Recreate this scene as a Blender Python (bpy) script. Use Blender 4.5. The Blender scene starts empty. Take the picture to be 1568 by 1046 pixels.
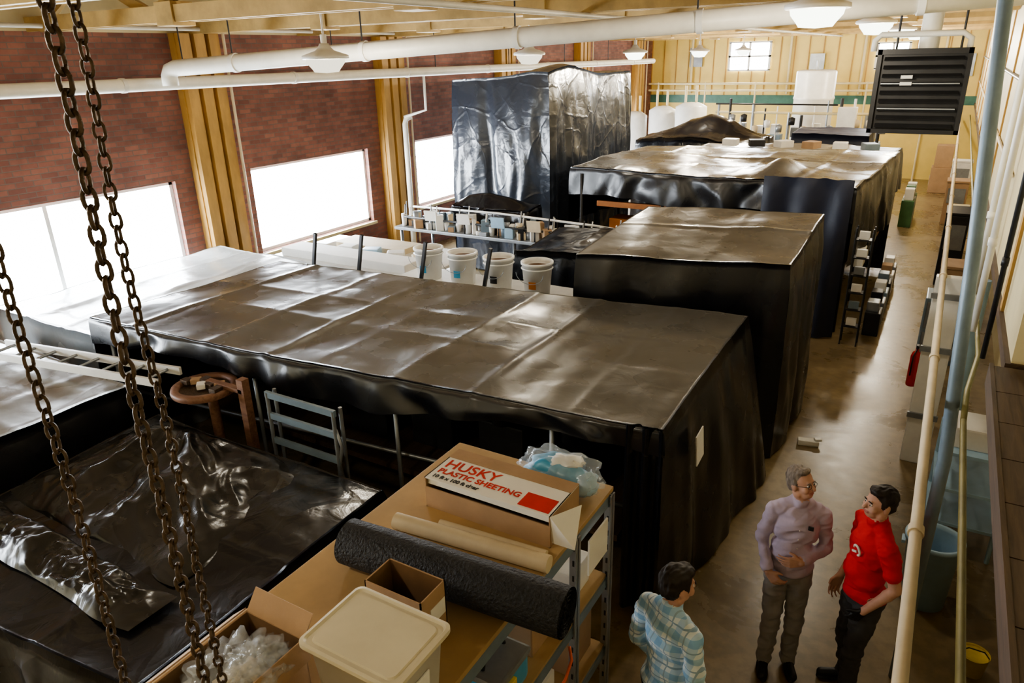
import bpy, bmesh, math, random
import numpy as np
from mathutils import Vector, Matrix, Euler, noise
random.seed(7)
V=Vector
S=bpy.context.scene
COL=S.collection

# ------------------------------------------------------------------ materials
def newmat(name):
    m=bpy.data.materials.new(name); m.use_nodes=True
    nt=m.node_tree; nt.nodes.clear()
    o=nt.nodes.new('ShaderNodeOutputMaterial'); p=nt.nodes.new('ShaderNodeBsdfPrincipled')
    nt.links.new(p.outputs[0],o.inputs[0])
    return m,nt,p
def c4(c): return (c[0],c[1],c[2],1)
def mapping(nt,scale=(1,1,1),coord='Object',rot=(0,0,0)):
    tc=nt.nodes.new('ShaderNodeTexCoord'); mp=nt.nodes.new('ShaderNodeMapping')
    mp.inputs['Scale'].default_value=scale; mp.inputs['Rotation'].default_value=rot
    nt.links.new(tc.outputs[coord],mp.inputs[0]); return mp.outputs[0]
def noisetex(nt,vec,scale,detail=4,rough=.5,dist=0):
    n=nt.nodes.new('ShaderNodeTexNoise'); n.inputs['Scale'].default_value=scale
    n.inputs['Detail'].default_value=detail; n.inputs['Roughness'].default_value=rough
    n.inputs['Distortion'].default_value=dist
    nt.links.new(vec,n.inputs['Vector']); return n.outputs[0]
def ramp(nt,fac,stops,interp='LINEAR'):
    r=nt.nodes.new('ShaderNodeValToRGB'); r.color_ramp.interpolation=interp
    e=r.color_ramp.elements
    while len(e)<len(stops): e.new(.5)
    for i,(p,c) in enumerate(stops):
        e[i].position=p; e[i].color=c4(c) if len(c)==3 else c
    nt.links.new(fac,r.inputs[0]); return r.outputs[0]
def mixc(nt,fac,a,b,mode='MIX'):
    n=nt.nodes.new('ShaderNodeMix'); n.data_type='RGBA'; n.blend_type=mode
    for s,v in ((0,fac),(6,a),(7,b)):
        if hasattr(v,'is_linked') or hasattr(v,'links'): nt.links.new(v,n.inputs[s])
        elif s==0: n.inputs[s].default_value=v
        else: n.inputs[s].default_value=c4(v)
    return n.outputs[2]
def bump(nt,p,h,strength,dist=.02,prev=None):
    b=nt.nodes.new('ShaderNodeBump'); b.inputs['Strength'].default_value=strength
    b.inputs['Distance'].default_value=dist
    nt.links.new(h,b.inputs['Height'])
    if prev: nt.links.new(prev,b.inputs['Normal'])
    nt.links.new(b.outputs[0],p.inputs['Normal']); return b.outputs[0]
def mat(name,col,rough=.5,metal=0,var=.25,vs=4,bmp=.0,bs=30,spec=.5,alpha=1,stretch=(1,1,1)):
    m,nt,p=newmat(name)
    p.inputs['Roughness'].default_value=rough; p.inputs['Metallic'].default_value=metal
    p.inputs['Specular IOR Level'].default_value=spec
    vec=mapping(nt,stretch)
    if var>0:
        n=noisetex(nt,vec,vs,5,.6)
        d=[max(0,c*(1-var)) for c in col]; l=[min(1,c*(1+var*.6)) for c in col]
        nt.links.new(ramp(nt,n,[(.3,d),(.7,l)]),p.inputs['Base Color'])
    else: p.inputs['Base Color'].default_value=c4(col)
    if bmp>0: bump(nt,p,noisetex(nt,vec,bs,4),bmp)
    if alpha<1: p.inputs['Alpha'].default_value=alpha
    return m
def tarpmat(name,dark,top_refl,rough=.3,wr=.3,lo=.45,hi=.95,crack=.3):
    m,nt,p=newmat(name)
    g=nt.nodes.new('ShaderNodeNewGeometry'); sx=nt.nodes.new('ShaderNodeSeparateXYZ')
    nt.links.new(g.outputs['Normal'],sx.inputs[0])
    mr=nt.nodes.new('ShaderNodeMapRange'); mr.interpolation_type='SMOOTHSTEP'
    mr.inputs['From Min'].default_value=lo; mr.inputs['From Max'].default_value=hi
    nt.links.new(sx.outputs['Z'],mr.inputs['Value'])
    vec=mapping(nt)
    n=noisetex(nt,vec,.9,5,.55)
    refl_col=ramp(nt,n,[(.3,[c*.8 for c in top_refl]),(.7,[c*1.15 for c in top_refl])])  # ceiling reflection on upward faces, painted in as a paler base colour
    nt.links.new(mixc(nt,mr.outputs[0],dark,refl_col),p.inputs['Base Color'])
    r2=ramp(nt,noisetex(nt,vec,1.6,4),[(.3,[rough*.75]*3),(.7,[rough*1.3]*3)])
    nt.links.new(r2,p.inputs['Roughness'])
    p.inputs['Specular IOR Level'].default_value=.7
    vo=nt.nodes.new('ShaderNodeTexVoronoi'); vo.feature='DISTANCE_TO_EDGE'; vo.inputs['Scale'].default_value=1.3
    wv=noisetex(nt,vec,1.0,2)
    ad=nt.nodes.new('ShaderNodeVectorMath'); ad.operation='ADD'
    nt.links.new(vec,ad.inputs[0]); nt.links.new(wv,ad.inputs[1]); nt.links.new(ad.outputs[0],vo.inputs['Vector'])
    vr=ramp(nt,vo.outputs[0],[(0,(1,1,1)),(.06,(.25,.25,.25)),(.3,(0,0,0))])
    b1=bump(nt,p,vr,crack*.35,.012)
    b2=bump(nt,p,noisetex(nt,vec,4,4,.5,1.0),wr*.5,.03,b1)
    return m
def woodmat(name,a,b,scale=(1,12,12),rough=.55):
    m,nt,p=newmat(name); vec=mapping(nt,scale)
    n=noisetex(nt,vec,2.5,6,.6,.6)
    nt.links.new(ramp(nt,n,[(.3,a),(.7,b)]),p.inputs['Base Color']); p.inputs['Roughness'].default_value=rough
    bump(nt,p,n,.15); return m

def brickmat():
    m,nt,p=newmat('red_brick')
    tc=nt.nodes.new('ShaderNodeTexCoord'); sp=nt.nodes.new('ShaderNodeSeparateXYZ'); cb=nt.nodes.new('ShaderNodeCombineXYZ')
    nt.links.new(tc.outputs['Object'],sp.inputs[0]); nt.links.new(sp.outputs[1],cb.inputs[0]); nt.links.new(sp.outputs[2],cb.inputs[1])
    b=nt.nodes.new('ShaderNodeTexBrick'); nt.links.new(cb.outputs[0],b.inputs['Vector'])
    b.inputs['Scale'].default_value=1; b.inputs['Brick Width'].default_value=.24; b.inputs['Row Height'].default_value=.078
    b.inputs['Mortar Size'].default_value=.008; b.inputs['Mortar Smooth'].default_value=.2; b.inputs['Bias'].default_value=-.1
    b.inputs['Color1'].default_value=c4((.29,.125,.088)); b.inputs['Color2'].default_value=c4((.18,.075,.058)); b.inputs['Mortar'].default_value=c4((.17,.12,.10))
    n=noisetex(nt,tc.outputs['Object'],1.1,5,.7)
    d=ramp(nt,n,[(.3,(.6,.6,.62)),(.7,(1.2,1.15,1.15))])
    nt.links.new(mixc(nt,1.0,b.outputs[0],d,'MULTIPLY'),p.inputs['Base Color'])
    p.inputs['Roughness'].default_value=.75
    inv=nt.nodes.new('ShaderNodeMath'); inv.operation='SUBTRACT'; inv.inputs[0].default_value=1
    nt.links.new(b.outputs['Fac'],inv.inputs[1]); bump(nt,p,inv.outputs[0],.5,.01)
    return m
def floormat():
    m,nt,p=newmat('sealed_brown_floor'); vec=mapping(nt)
    n=noisetex(nt,vec,.9,8,.65,.5); n2=noisetex(nt,vec,9,4)
    a=ramp(nt,n,[(.3,(.14,.10,.048)),(.55,(.24,.175,.09)),(.75,(.34,.26,.145))])
    st=ramp(nt,n2,[(.4,(.8,.8,.8)),(.6,(1,1,1))])
    nt.links.new(mixc(nt,1.0,a,st,'MULTIPLY'),p.inputs['Base Color'])
    nt.links.new(ramp(nt,n,[(.3,(.20,)*3),(.7,(.42,)*3)]),p.inputs['Roughness'])
    bump(nt,p,n2,.05,.01); return m
def plaidmat():
    m,nt,p=newmat('plaid_cotton'); tc=nt.nodes.new('ShaderNodeTexCoord')
    sp=nt.nodes.new('ShaderNodeSeparateXYZ'); nt.links.new(tc.outputs['Object'],sp.inputs[0])
    def stripe(sock,freq,th,ph=0):
        a=nt.nodes.new('ShaderNodeMath'); a.operation='MULTIPLY_ADD'; a.inputs[1].default_value=freq; a.inputs[2].default_value=ph+50
        nt.links.new(sock,a.inputs[0]); f=nt.nodes.new('ShaderNodeMath'); f.operation='FRACT'; nt.links.new(a.outputs[0],f.inputs[0])
        g=nt.nodes.new('ShaderNodeMath'); g.operation='LESS_THAN'; g.inputs[1].default_value=th; nt.links.new(f.outputs[0],g.inputs[0]); return g.outputs[0]
    base=(.80,.89,.96)
    c=mixc(nt,stripe(sp.outputs[2],10,.42),base,(.44,.66,.86))
    h=mixc(nt,stripe(sp.outputs[0],10,.42),(1,1,1),(.66,.80,.93))
    c=mixc(nt,1.0,c,h,'MULTIPLY')
    c=mixc(nt,stripe(sp.outputs[2],10,.08,.35),c,(.30,.45,.62))
    c=mixc(nt,stripe(sp.outputs[0],10,.08,.35),c,(.35,.50,.66))
    nt.links.new(c,p.inputs['Base Color']); p.inputs['Roughness'].default_value=.85
    return m

BRICK=brickmat(); FLOOR=floormat()
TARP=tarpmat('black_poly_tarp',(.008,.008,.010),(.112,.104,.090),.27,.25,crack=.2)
TARPB=tarpmat('black_plastic_film',(.005,.005,.007),(.010,.010,.012),.24,.5,crack=.8)
TARPS=tarpmat('blue_black_film',(.030,.036,.048),(.10,.09,.08),.22,.7,crack=1.1)
TARPD=tarpmat('smoky_plastic_film',(.009,.009,.009),(.032,.030,.027),.25,.6,crack=1.0)
TARPN=tarpmat('navy_cloth',(.005,.008,.025),(.02,.025,.06),.5,.4)
TARPW=tarpmat('pale_poly_sheet',(.25,.27,.28),(.55,.57,.56),.25,.4)
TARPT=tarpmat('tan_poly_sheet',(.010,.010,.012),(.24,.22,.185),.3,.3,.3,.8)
CREAM=mat('cream_paint',(.66,.56,.33),.5,var=.12,vs=2)
YEL=mat('yellow_wall_paint',(.74,.56,.17),.5,var=.12,vs=1.2)
OCHRE=mat('ochre_paint',(.48,.28,.08),.55,var=.35,vs=3,stretch=(1,1,.3))
CEILM=mat('ceiling_board',(.17,.105,.048),.7,var=.3,vs=1)
BEAM=mat('painted_timber',(.52,.36,.14),.5,var=.3,vs=3)
WHITE=mat('white_enamel',(.80,.79,.75),.35,var=.1)
PIPEW=mat('pipe_insulation',(.84,.82,.74),.45,var=.12,vs=3)
GREYM=mat('galvanised_steel',(.32,.34,.36),.4,.6,var=.25)
BLUEG=mat('blue_grey_steel',(.20,.26,.31),.4,.2,var=.2)
DARKM=mat('dark_steel',(.03,.03,.032),.45,.3)
RUST=mat('rusty_chain_steel',(.11,.075,.05),.5,.55,var=.5,vs=40,bmp=.3,bs=90)
CARD=mat('cardboard',(.40,.26,.15),.8,var=.12,vs=5,bmp=.1)
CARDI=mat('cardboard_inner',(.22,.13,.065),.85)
MDF=mat('tan_hardboard',(.45,.30,.14),.5,var=.15,vs=4)
WOOD=woodmat('plank_wood',(.16,.075,.045),(.28,.15,.09))
WOODD=woodmat('old_deck_wood',(.05,.03,.02),(.12,.075,.045),(12,1,12))
ORNG=mat('orange_wood',(.45,.16,.03),.5)
RED=mat('red_cotton',(.66,.015,.02),.8,var=.12,vs=8)
REDP=mat('red_gloss_paint',(.6,.02,.015),.3)
LILAC=mat('lilac_cotton',(.50,.42,.54),.85,var=.14,vs=10)
GREYC=mat('grey_trouser',(.30,.28,.28),.85,var=.15,vs=8)
DARKC=mat('charcoal_trouser',(.06,.058,.062),.85,var=.15,vs=8)
NAVYC=mat('denim',(.04,.055,.09),.85)
PLAID=plaidmat()
SKIN=mat('skin',(.60,.35,.26),.6,var=.12,vs=14,spec=.3)
LIP=mat('lips',(.42,.17,.14),.5,var=0)
HAIRG=mat('grey_hair',(.22,.18,.15),.7,var=.5,vs=60,stretch=(1,1,.2))
HAIRD=mat('dark_hair',(.022,.014,.010),.6,var=.5,vs=60,stretch=(1,1,.2))
BLACKR=mat('black_rubber',(.012,.012,.013),.5)
CARPET=mat('black_rubber_mat_roll',(.018,.018,.02),.65,bmp=.9,bs=70,var=.5,vs=40)
EYEW=mat('eye_white',(.75,.72,.68),.3,var=0)
BLUEP=mat('blue_plastic',(.08,.36,.60),.35,var=.15)
BLUEL=mat('light_blue_plastic',(.38,.56,.72),.4,var=.15)
GREENP=mat('green_paint',(.07,.16,.07),.45)
TEALS=mat('teal_stripe_paint',(.05,.15,.11),.5)
YELP=mat('yellow_plastic',(.75,.55,.03),.4)
ORP=mat('orange_cord',(.7,.12,.02),.5)
PAPER=mat('paper',(.78,.76,.71),.8,var=.05)
LIDM=mat('translucent_bin_plastic',(.66,.60,.45),.35,var=.08)
BINC=mat('clear_bin_plastic',(.55,.52,.46),.3,var=.1)
FILM=mat('clear_film',(.8,.85,.9),.12,var=.1,alpha=.22,bmp=.6,bs=10,spec=.9)
BEIGE=mat('beige_tube',(.64,.53,.36),.6,var=.15)
OLIVE=mat('olive_conduit',(.35,.33,.15),.5)
BROWNL=mat('brown_sediment',(.16,.08,.035),.7,var=.3,vs=20)
def emat(name,col,s):
    m=bpy.data.materials.new(name); m.use_nodes=True; nt=m.node_tree; nt.nodes.clear()
    o=nt.nodes.new('ShaderNodeOutputMaterial'); e=nt.nodes.new('ShaderNodeEmission')
    e.inputs[0].default_value=c4(col); e.inputs[1].default_value=s; nt.links.new(e.outputs[0],o.inputs[0]); return m
PANE=emat('daylit_frosted_glass',(.86,.93,1.0),38)
GLOBE=emat('lit_opal_glass',(.95,1.0,.85),5)
GLOBEW=emat('warm_opal_glass',(1.0,.93,.74),1.6)

# ------------------------------------------------------------------ builder
class B:
    def __init__(s): s.bm=bmesh.new(); s.mats=[]
    def mi(s,m):
        if m not in s.mats: s.mats.append(m)
        return s.mats.index(m)
    def add(s,vs,fs,m,smooth=False):
        i=s.mi(m); bv=[s.bm.verts.new(v) for v in vs]
        for f in fs:
            try: bf=s.bm.faces.new([bv[k] for k in f])
            except ValueError: continue
            bf.material_index=i; bf.smooth=smooth
    def box(s,c,size,m,rot=None,bev=0,seg=2):
        t=bmesh.new(); bmesh.ops.create_cube(t,size=1)
        bmesh.ops.scale(t,vec=V(size),verts=t.verts)
        if bev: bmesh.ops.bevel(t,geom=t.edges[:],offset=bev,segments=seg,affect='EDGES',profile=.7)
        if rot is not None:
            R=rot if isinstance(rot,Matrix) else Euler(rot).to_matrix()
            for v in t.verts: v.co=R@v.co
        t.verts.index_update()
        s.add([v.co+V(c) for v in t.verts],[[v.index for v in f.verts] for f in t.faces],m,False); t.free()
    def bb(s,lo,hi,m,bev=0): s.box([(a+b)/2 for a,b in zip(lo,hi)],[abs(b-a) for a,b in zip(lo,hi)],m,None,bev)
    def frame(s,d):
        d=d.normalized(); a=V((0,0,1)) if abs(d.z)<.9 else V((1,0,0))
        x=d.cross(a).normalized(); return x,x.cross(d).normalized()
    def cyl(s,p0,p1,r0,m,r1=None,seg=16,caps=True):
        p0=V(p0);p1=V(p1); r1=r0 if r1 is None else r1; x,y=s.frame(p1-p0); vs=[]
        for p,r in ((p0,r0),(p1,r1)):
            for k in range(seg):
                a=2*math.pi*k/seg; vs.append(p+x*math.cos(a)*r+y*math.sin(a)*r)
        s.add(vs,[[k,(k+1)%seg,seg+(k+1)%seg,seg+k] for k in range(seg)],m,True)
        if caps:
            s.add(vs[:seg],[list(range(seg))[::-1]],m); s.add(vs[seg:],[list(range(seg))],m)
    def tube(s,pts,r,m,seg=10,cyc=False):
        pts=[V(p) for p in pts]; n=len(pts); vs=[]; px=None
        for i,p in enumerate(pts):
            d=(pts[(i+1)%n]-pts[i-1]) if cyc else (pts[min(i+1,n-1)]-pts[max(i-1,0)])
            d.normalize()
            if px is None: px,_=s.frame(d)
            x=(px-d*px.dot(d)).normalized(); px=x; y=d.cross(x)
            for k in range(seg):
                a=2*math.pi*k/seg; vs.append(p+x*math.cos(a)*r+y*math.sin(a)*r)
        fs=[]
        for i in range(n if cyc else n-1):
            j=(i+1)%n
            for k in range(seg): fs.append([i*seg+k,i*seg+(k+1)%seg,j*seg+(k+1)%seg,j*seg+k])
        if not cyc: fs+= [list(range(seg))[::-1],[(n-1)*seg+k for k in range(seg)]]
        s.add(vs,fs,m,True)
    def lathe(s,prof,c,m,seg=32,sharp=False):
        c=V(c); vs=[]
        for r,z in prof:
            for k in range(seg):
                a=2*math.pi*k/seg; vs.append(c+V((r*math.cos(a),r*math.sin(a),z)))
        fs=[[i*seg+k,i*seg+(k+1)%seg,(i+1)*seg+(k+1)%seg,(i+1)*seg+k] for i in range(len(prof)-1) for k in range(seg)]
        s.add(vs,fs,m,not sharp)
    def ell(s,c,r,m,seg=20,rot=None,nz=0,ns=3):
        c=V(c); vs=[];fs=[]; rings=seg//2; R=Euler(rot).to_matrix() if rot else Matrix.Identity(3)
        for i in range(rings+1):
            t=math.pi*i/rings
            for k in range(seg):
                a=2*math.pi*k/seg; p=V((math.sin(t)*math.cos(a),math.sin(t)*math.sin(a),math.cos(t)))
                f=1+(nz*noise.noise(p*ns+c*3) if nz else 0)
                vs.append(c+R@V((p.x*r[0]*f,p.y*r[1]*f,p.z*r[2]*f)))
        for i in range(rings):
            for k in range(seg): fs.append([i*seg+k,(i+1)*seg+k,(i+1)*seg+(k+1)%seg,i*seg+(k+1)%seg])
        s.add(vs,fs,m,True)
    def grid(s,fn,nu,nv,m,smooth=True):
        vs=[V(fn(i/nu,j/nv)) for j in range(nv+1) for i in range(nu+1)]
        s.add(vs,[[j*(nu+1)+i,j*(nu+1)+i+1,(j+1)*(nu+1)+i+1,(j+1)*(nu+1)+i] for j in range(nv) for i in range(nu)],m,smooth)
    def done(s,name,weld=1e-4,parent=None):
        if weld: bmesh.ops.remove_doubles(s.bm,verts=s.bm.verts[:],dist=weld)
        xs=[v.co for v in s.bm.verts]
        lo=V([min(v[i] for v in xs) for i in range(3)]); hi=V([max(v[i] for v in xs) for i in range(3)])
        o=V(((lo.x+hi.x)/2,(lo.y+hi.y)/2,lo.z))
        for v in s.bm.verts: v.co-=o
        me=bpy.data.meshes.new(name); s.bm.to_mesh(me); s.bm.free()
        for m in s.mats: me.materials.append(m)
        ob=bpy.data.objects.new(name,me); COL.objects.link(ob); ob.location=o
        if parent: ob.parent=parent; ob.location=o-parent.location
        return ob

# ------------------------------------------------------------------ camera
cam=bpy.data.cameras.new('camera'); camo=bpy.data.objects.new('camera',cam); COL.objects.link(camo)
cx=V((.8618,.5068,-.0222)).normalized(); cz=V((.4781,-.7980,.3693)); cz=(cz-cx*cz.dot(cx)).normalized(); cy=cz.cross(cx)
M=Matrix((cx,cy,cz)).transposed().to_4x4(); M.translation=V((0,0,4.43)); camo.matrix_world=M
cam.sensor_width=36; cam.lens=25.2; cam.clip_start=.05; S.camera=camo

# ------------------------------------------------------------------ room
XL=-11; YF=30; XR=1.15; ZC=5.65; YN=-2
b=B(); b.bb((XL-.3,YN-.3,-.2),(XR+.3,YF+.3,0),FLOOR); b.done('floor')
b=B(); b.bb((XL-.3,YN-.3,ZC),(XR+.3,YF+.3,ZC+.15),CEILM); b.done('ceiling')
wins=[(-1.2,2.6),(4.3,7.55),(9.12,12.35),(14.05,17.3),(19.0,22.25),(23.95,27.2)]
WB,WT=1.03,2.63
b=B(); b.bb((XL-.3,YN,0),(XL,YF,WB),BRICK); b.bb((XL-.3,YN,WT),(XL,YF,4.9),BRICK); b.bb((XL-.3,YN,4.9),(XL,YF,ZC),CREAM)
ys=[YN]+[y for w in wins for y in w]+[YF]
for i in range(0,len(ys),2): b.bb((XL-.3,ys[i],WB),(XL,ys[i+1],WT),BRICK)
b.done('wall_left',0)
for i,(a,c) in enumerate(wins):
    b=B(); b.bb((XL-.2,a,WB),(XL-.17,c,WT),PANE)
    for y in (a+.03,c-.03): b.bb((XL-.22,y-.03,WB),(XL-.1,y+.03,WT),WHITE)
    for z in (WB+.03,WT-.03): b.bb((XL-.22,a,z-.03),(XL-.1,c,z+.03),WHITE)
    if i<=1: b.bb((XL-.22,5.47-.03 if i else .7,WB),(XL-.12,5.47+.03 if i else .76,WT),WHITE)
    b.bb((XL+.001,a-.05,WB-.06),(XL+.06,c+.05,WB-.005),CREAM)
    b.done('window_%d'%(i+1),0)
b=B(); b.bb((XL,YF,0),(XR,YF+.3,ZC),YEL)
b.bb((XL,YF-.02,2.55),(XR,YF,2.85),TEALS); b.bb((XL,YF-.015,0),(XR,YF,2.55),YEL)
for k in range(24): b.bb((XL+.5*k,YF-.035,2.85),(XL+.5*k+.03,YF,5.3),OCHRE)
for x in (-9.3,-5.6,-3.1,-.6): b.cyl((x,YF-.12,2.9),(x,YF-.12,5.5),.05,CREAM,seg=8)
for x,z in ((-9.4,3.9),(-4.9,3.6),(-.2,3.5)): b.bb((x,YF-.12,z),(x+.5,YF-.03,z+.7),GREYM)
b.done('wall_far',0)
b=B(); b.bb((XR,YN,0),(XR+.3,YF,ZC),CREAM); b.done('wall_right',0)
b=B(); b.bb((XL,YN-.3,0),(XR,YN,ZC),CREAM); b.done('wall_near',0)
for i,(x,w,z0,z1) in enumerate([(-7.1,1.5,3.75,4.75),(-2.2,1.0,3.75,4.6)]):
    b=B(); b.bb((x-w/2,YF-.06,z0),(x+w/2,YF-.05,z1),PANE)
    for xx in (x-w/2,x,x+w/2): b.bb((xx-.04,YF-.1,z0),(xx+.04,YF-.04,z1),WHITE)
    for z in (z0,(z0+z1)/2,z1): b.bb((x-w/2-.04,YF-.1,z-.03),(x+w/2+.04,YF-.04,z+.03),WHITE)
    b.done('window_%d'%(7+i),0)
b=B(); b.bb((.55,4.95,2.62),(XR,YF,ZC),CREAM); b.bb((.52,4.93,2.56),(XR,YF,2.64),WOODD)
for k in range(9): b.bb((.53,6+k*2.6,2.64),(.55,6.12+k*2.6,ZC),OCHRE)
b.box((.545,6.9,3.9),(.05,.3,.4),GREYM,None,.01)
b.done('office_bulkhead',0)
for yc in (3.45,8.33,13.2,18.15,23.1,28.2):
    b=B(); b.bb((XL,yc-.42,0),(XL+.14,yc+.42,4.9),OCHRE)
    for dy in (-.3,-.02,.26): b.bb((XL+.14,yc+dy-.1,0),(XL+.24,yc+dy+.1,4.9),OCHRE,.01)
    b.cyl((XL+.3,yc+.4,.3),(XL+.3,yc+.4,4.9),.025,BEIGE,seg=10)
    b.done('pilaster',0)
for y in (1.3,3.4,5.9,8.33,10.8,13.2,15.7,18.15,20.6,23.1,25.6,28.2):
    b=B(); z0,z1=4.98,5.52
    for dy in (-.09,.09): b.bb((XL,y+dy-.035,z0-.09),(.54,y+dy+.035,z0+.09),BEAM)
    b.bb((XL,y-.08,z1-.08),(.54,y+.08,z1+.1),BEAM)
    x=XL+.2; up=True
    while x<.3:
        x2=min(x+1.2,.5); b.box(((x+x2)/2,y,(z0+z1)/2),(math.hypot(x2-x,z1-z0),.06,.12),BEAM,(0,(-1 if up else 1)*math.atan2(z1-z0,x2-x),0)); up=not up; x=x2
    for xx in (-8,-4.5,-1): b.box((xx,y,z0),(.3,.3,.26),BEAM,None,.01)
    b.done('roof_truss',0)
for x in (-10,-8.3,-6.6,-4.9,-3.2,-1.5,.1):
    b=B(); b.bb((x-.05,YN,5.5),(x+.05,YF,5.65),WOOD); b.done('roof_purlin',0)
for x,z in ((-10.6,4.95),(-3.9,4.86)):
    b=B(); b.cyl((x,YN,z),(x,29.8,z),.03,PIPEW,seg=10); b.done('ceiling_conduit',0)

b=B(); b.cyl((-9.5,-1,4.19),(-9.5,26,4.19),.085,PIPEW,seg=20)
for y in range(0,27,3): b.cyl((-9.5,y,4.19),(-9.5,y+.06,4.19),.095,WHITE,seg=20); b.cyl((-9.5,y+1,4.2),(-9.5,y+1,5.6),.01,DARKM,seg=6)
b.done('insulated_pipe',0)
A0=V((-9.1,6.58,4.39)); A1=V((.5,8.2,4.86))
b=B(); b.tube([A0+V((-.14,-.02,-.22)),A0+V((-.14,-.02,-.1)),A0+V((-.1,-.015,-.03)),A0,A0.lerp(A1,.5),A1],.105,PIPEW,20)
for t in (.1,.3,.5,.7,.9):
    p=A0.lerp(A1,t); b.cyl(p,p+V((.06,.01,.003)),.118,WHITE,seg=20); b.cyl(p,(p.x,p.y,5.5),.01,DARKM,seg=6)
b.done('steam_pipe',0)
b=B(); b.tube([(-10.5,13.1,0),(-10.5,13.1,3.1),(-10.5,13.15,3.2),(-10.4,13.2,3.25)],.06,PIPEW,14); b.tube([(-9.9,13.1,4.2),(-9.9,13.1,3.4),(-10.3,13.1,3.3),(-10.5,13.1,3.25)],.03,PIPEW,10); b.done('drop_pipe',0)
b=B()
for z in (3.3,3.05): b.cyl((-10.8,29.2,z),(-.6,29.2,z),.04,CREAM,seg=8)
for k in range(6): b.cyl((-10.4+1.9*k,29.2,0),(-10.4+1.9*k,29.2,3.35),.035,CREAM,seg=8)
b.done('pipe_railing',0)

def lamp(x,y,z,gm,e,col):
    b=B()
    b.lathe([(.0,.17),(.05,.17),(.07,.13),(.10,.10),(.25,.05),(.255,.02),(.24,.01),(.06,.05)],(x,y,z),WHITE)
    b.lathe([(.21,.015),(.2,-.03),(.15,-.09),(.13,-.12),(.0,-.13)],(x,y,z),gm)
    b.cyl((x,y,z+.16),(x,y,ZC),.012,WHITE,seg=8); b.cyl((x,y,z+.17),(x,y,z+.26),.035,WHITE,seg=12)
    o=b.done('pendant_lamp',0)
    l=bpy.data.lights.new('lamp_light','POINT'); l.energy=e; l.color=col; l.shadow_soft_size=.12
    lo=bpy.data.objects.new('lamp_light',l); COL.objects.link(lo); lo.parent=o; lo.location=V((x,y,z-.26))-o.location
WC=(1,.90,.73)
for k in range(5): lamp(-6,6.2+4.55*k,4.44,GLOBEW if k<2 else GLOBE,(75,85,150,230,320)[k],WC)
for k in range(5): lamp(-1.09,6.7+4.65*k,4.72,GLOBE,(85,120,200,280,380)[k],WC)
lamp(-3.5,.2,4.85,GLOBE,120,WC)  # unseen lamp added beside the camera to brighten the near end

b=B(); b.bb((-.71,8.2,3.67),(.04,8.9,4.41),DARKM,.02)
for k in range(9): b.box((-.335,8.19,3.73+k*.076),(.66,.07,.008),DARKM,(.6,0,0))
for k in (2,5): b.box((-.335,8.16,3.73+k*.076),(.66,.02,.012),GREYM)
b.bb((-.73,8.16,4.37),(.06,8.2,4.42),DARKM); b.bb((-.73,8.16,3.65),(.06,8.2,3.69),DARKM); b.bb((-.73,8.16,3.65),(-.69,8.2,4.42),DARKM); b.bb((.02,8.16,3.65),(.06,8.2,4.42),DARKM)
b.box((-.45,8.14,4.17),(.1,.01,.03),PAPER); b.box((-.45,8.14,4.11),(.1,.01,.03),PAPER)
for xx in (-.6,-.05): b.cyl((xx,8.5,4.4),(xx,8.5,ZC),.012,DARKM,seg=6)
b.tube([(.02,8.5,4.4),(.02,8.5,4.5),(-.05,8.5,4.55),(-.75,8.5,4.55),(-.8,8.5,4.5),(-.8,8.5,4.4)],.03,PIPEW,10)
b.cyl((-.33,8.6,4.41),(-.33,8.6,5.6),.09,PIPEW,seg=16)
b.done('unit_heater',0)

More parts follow.
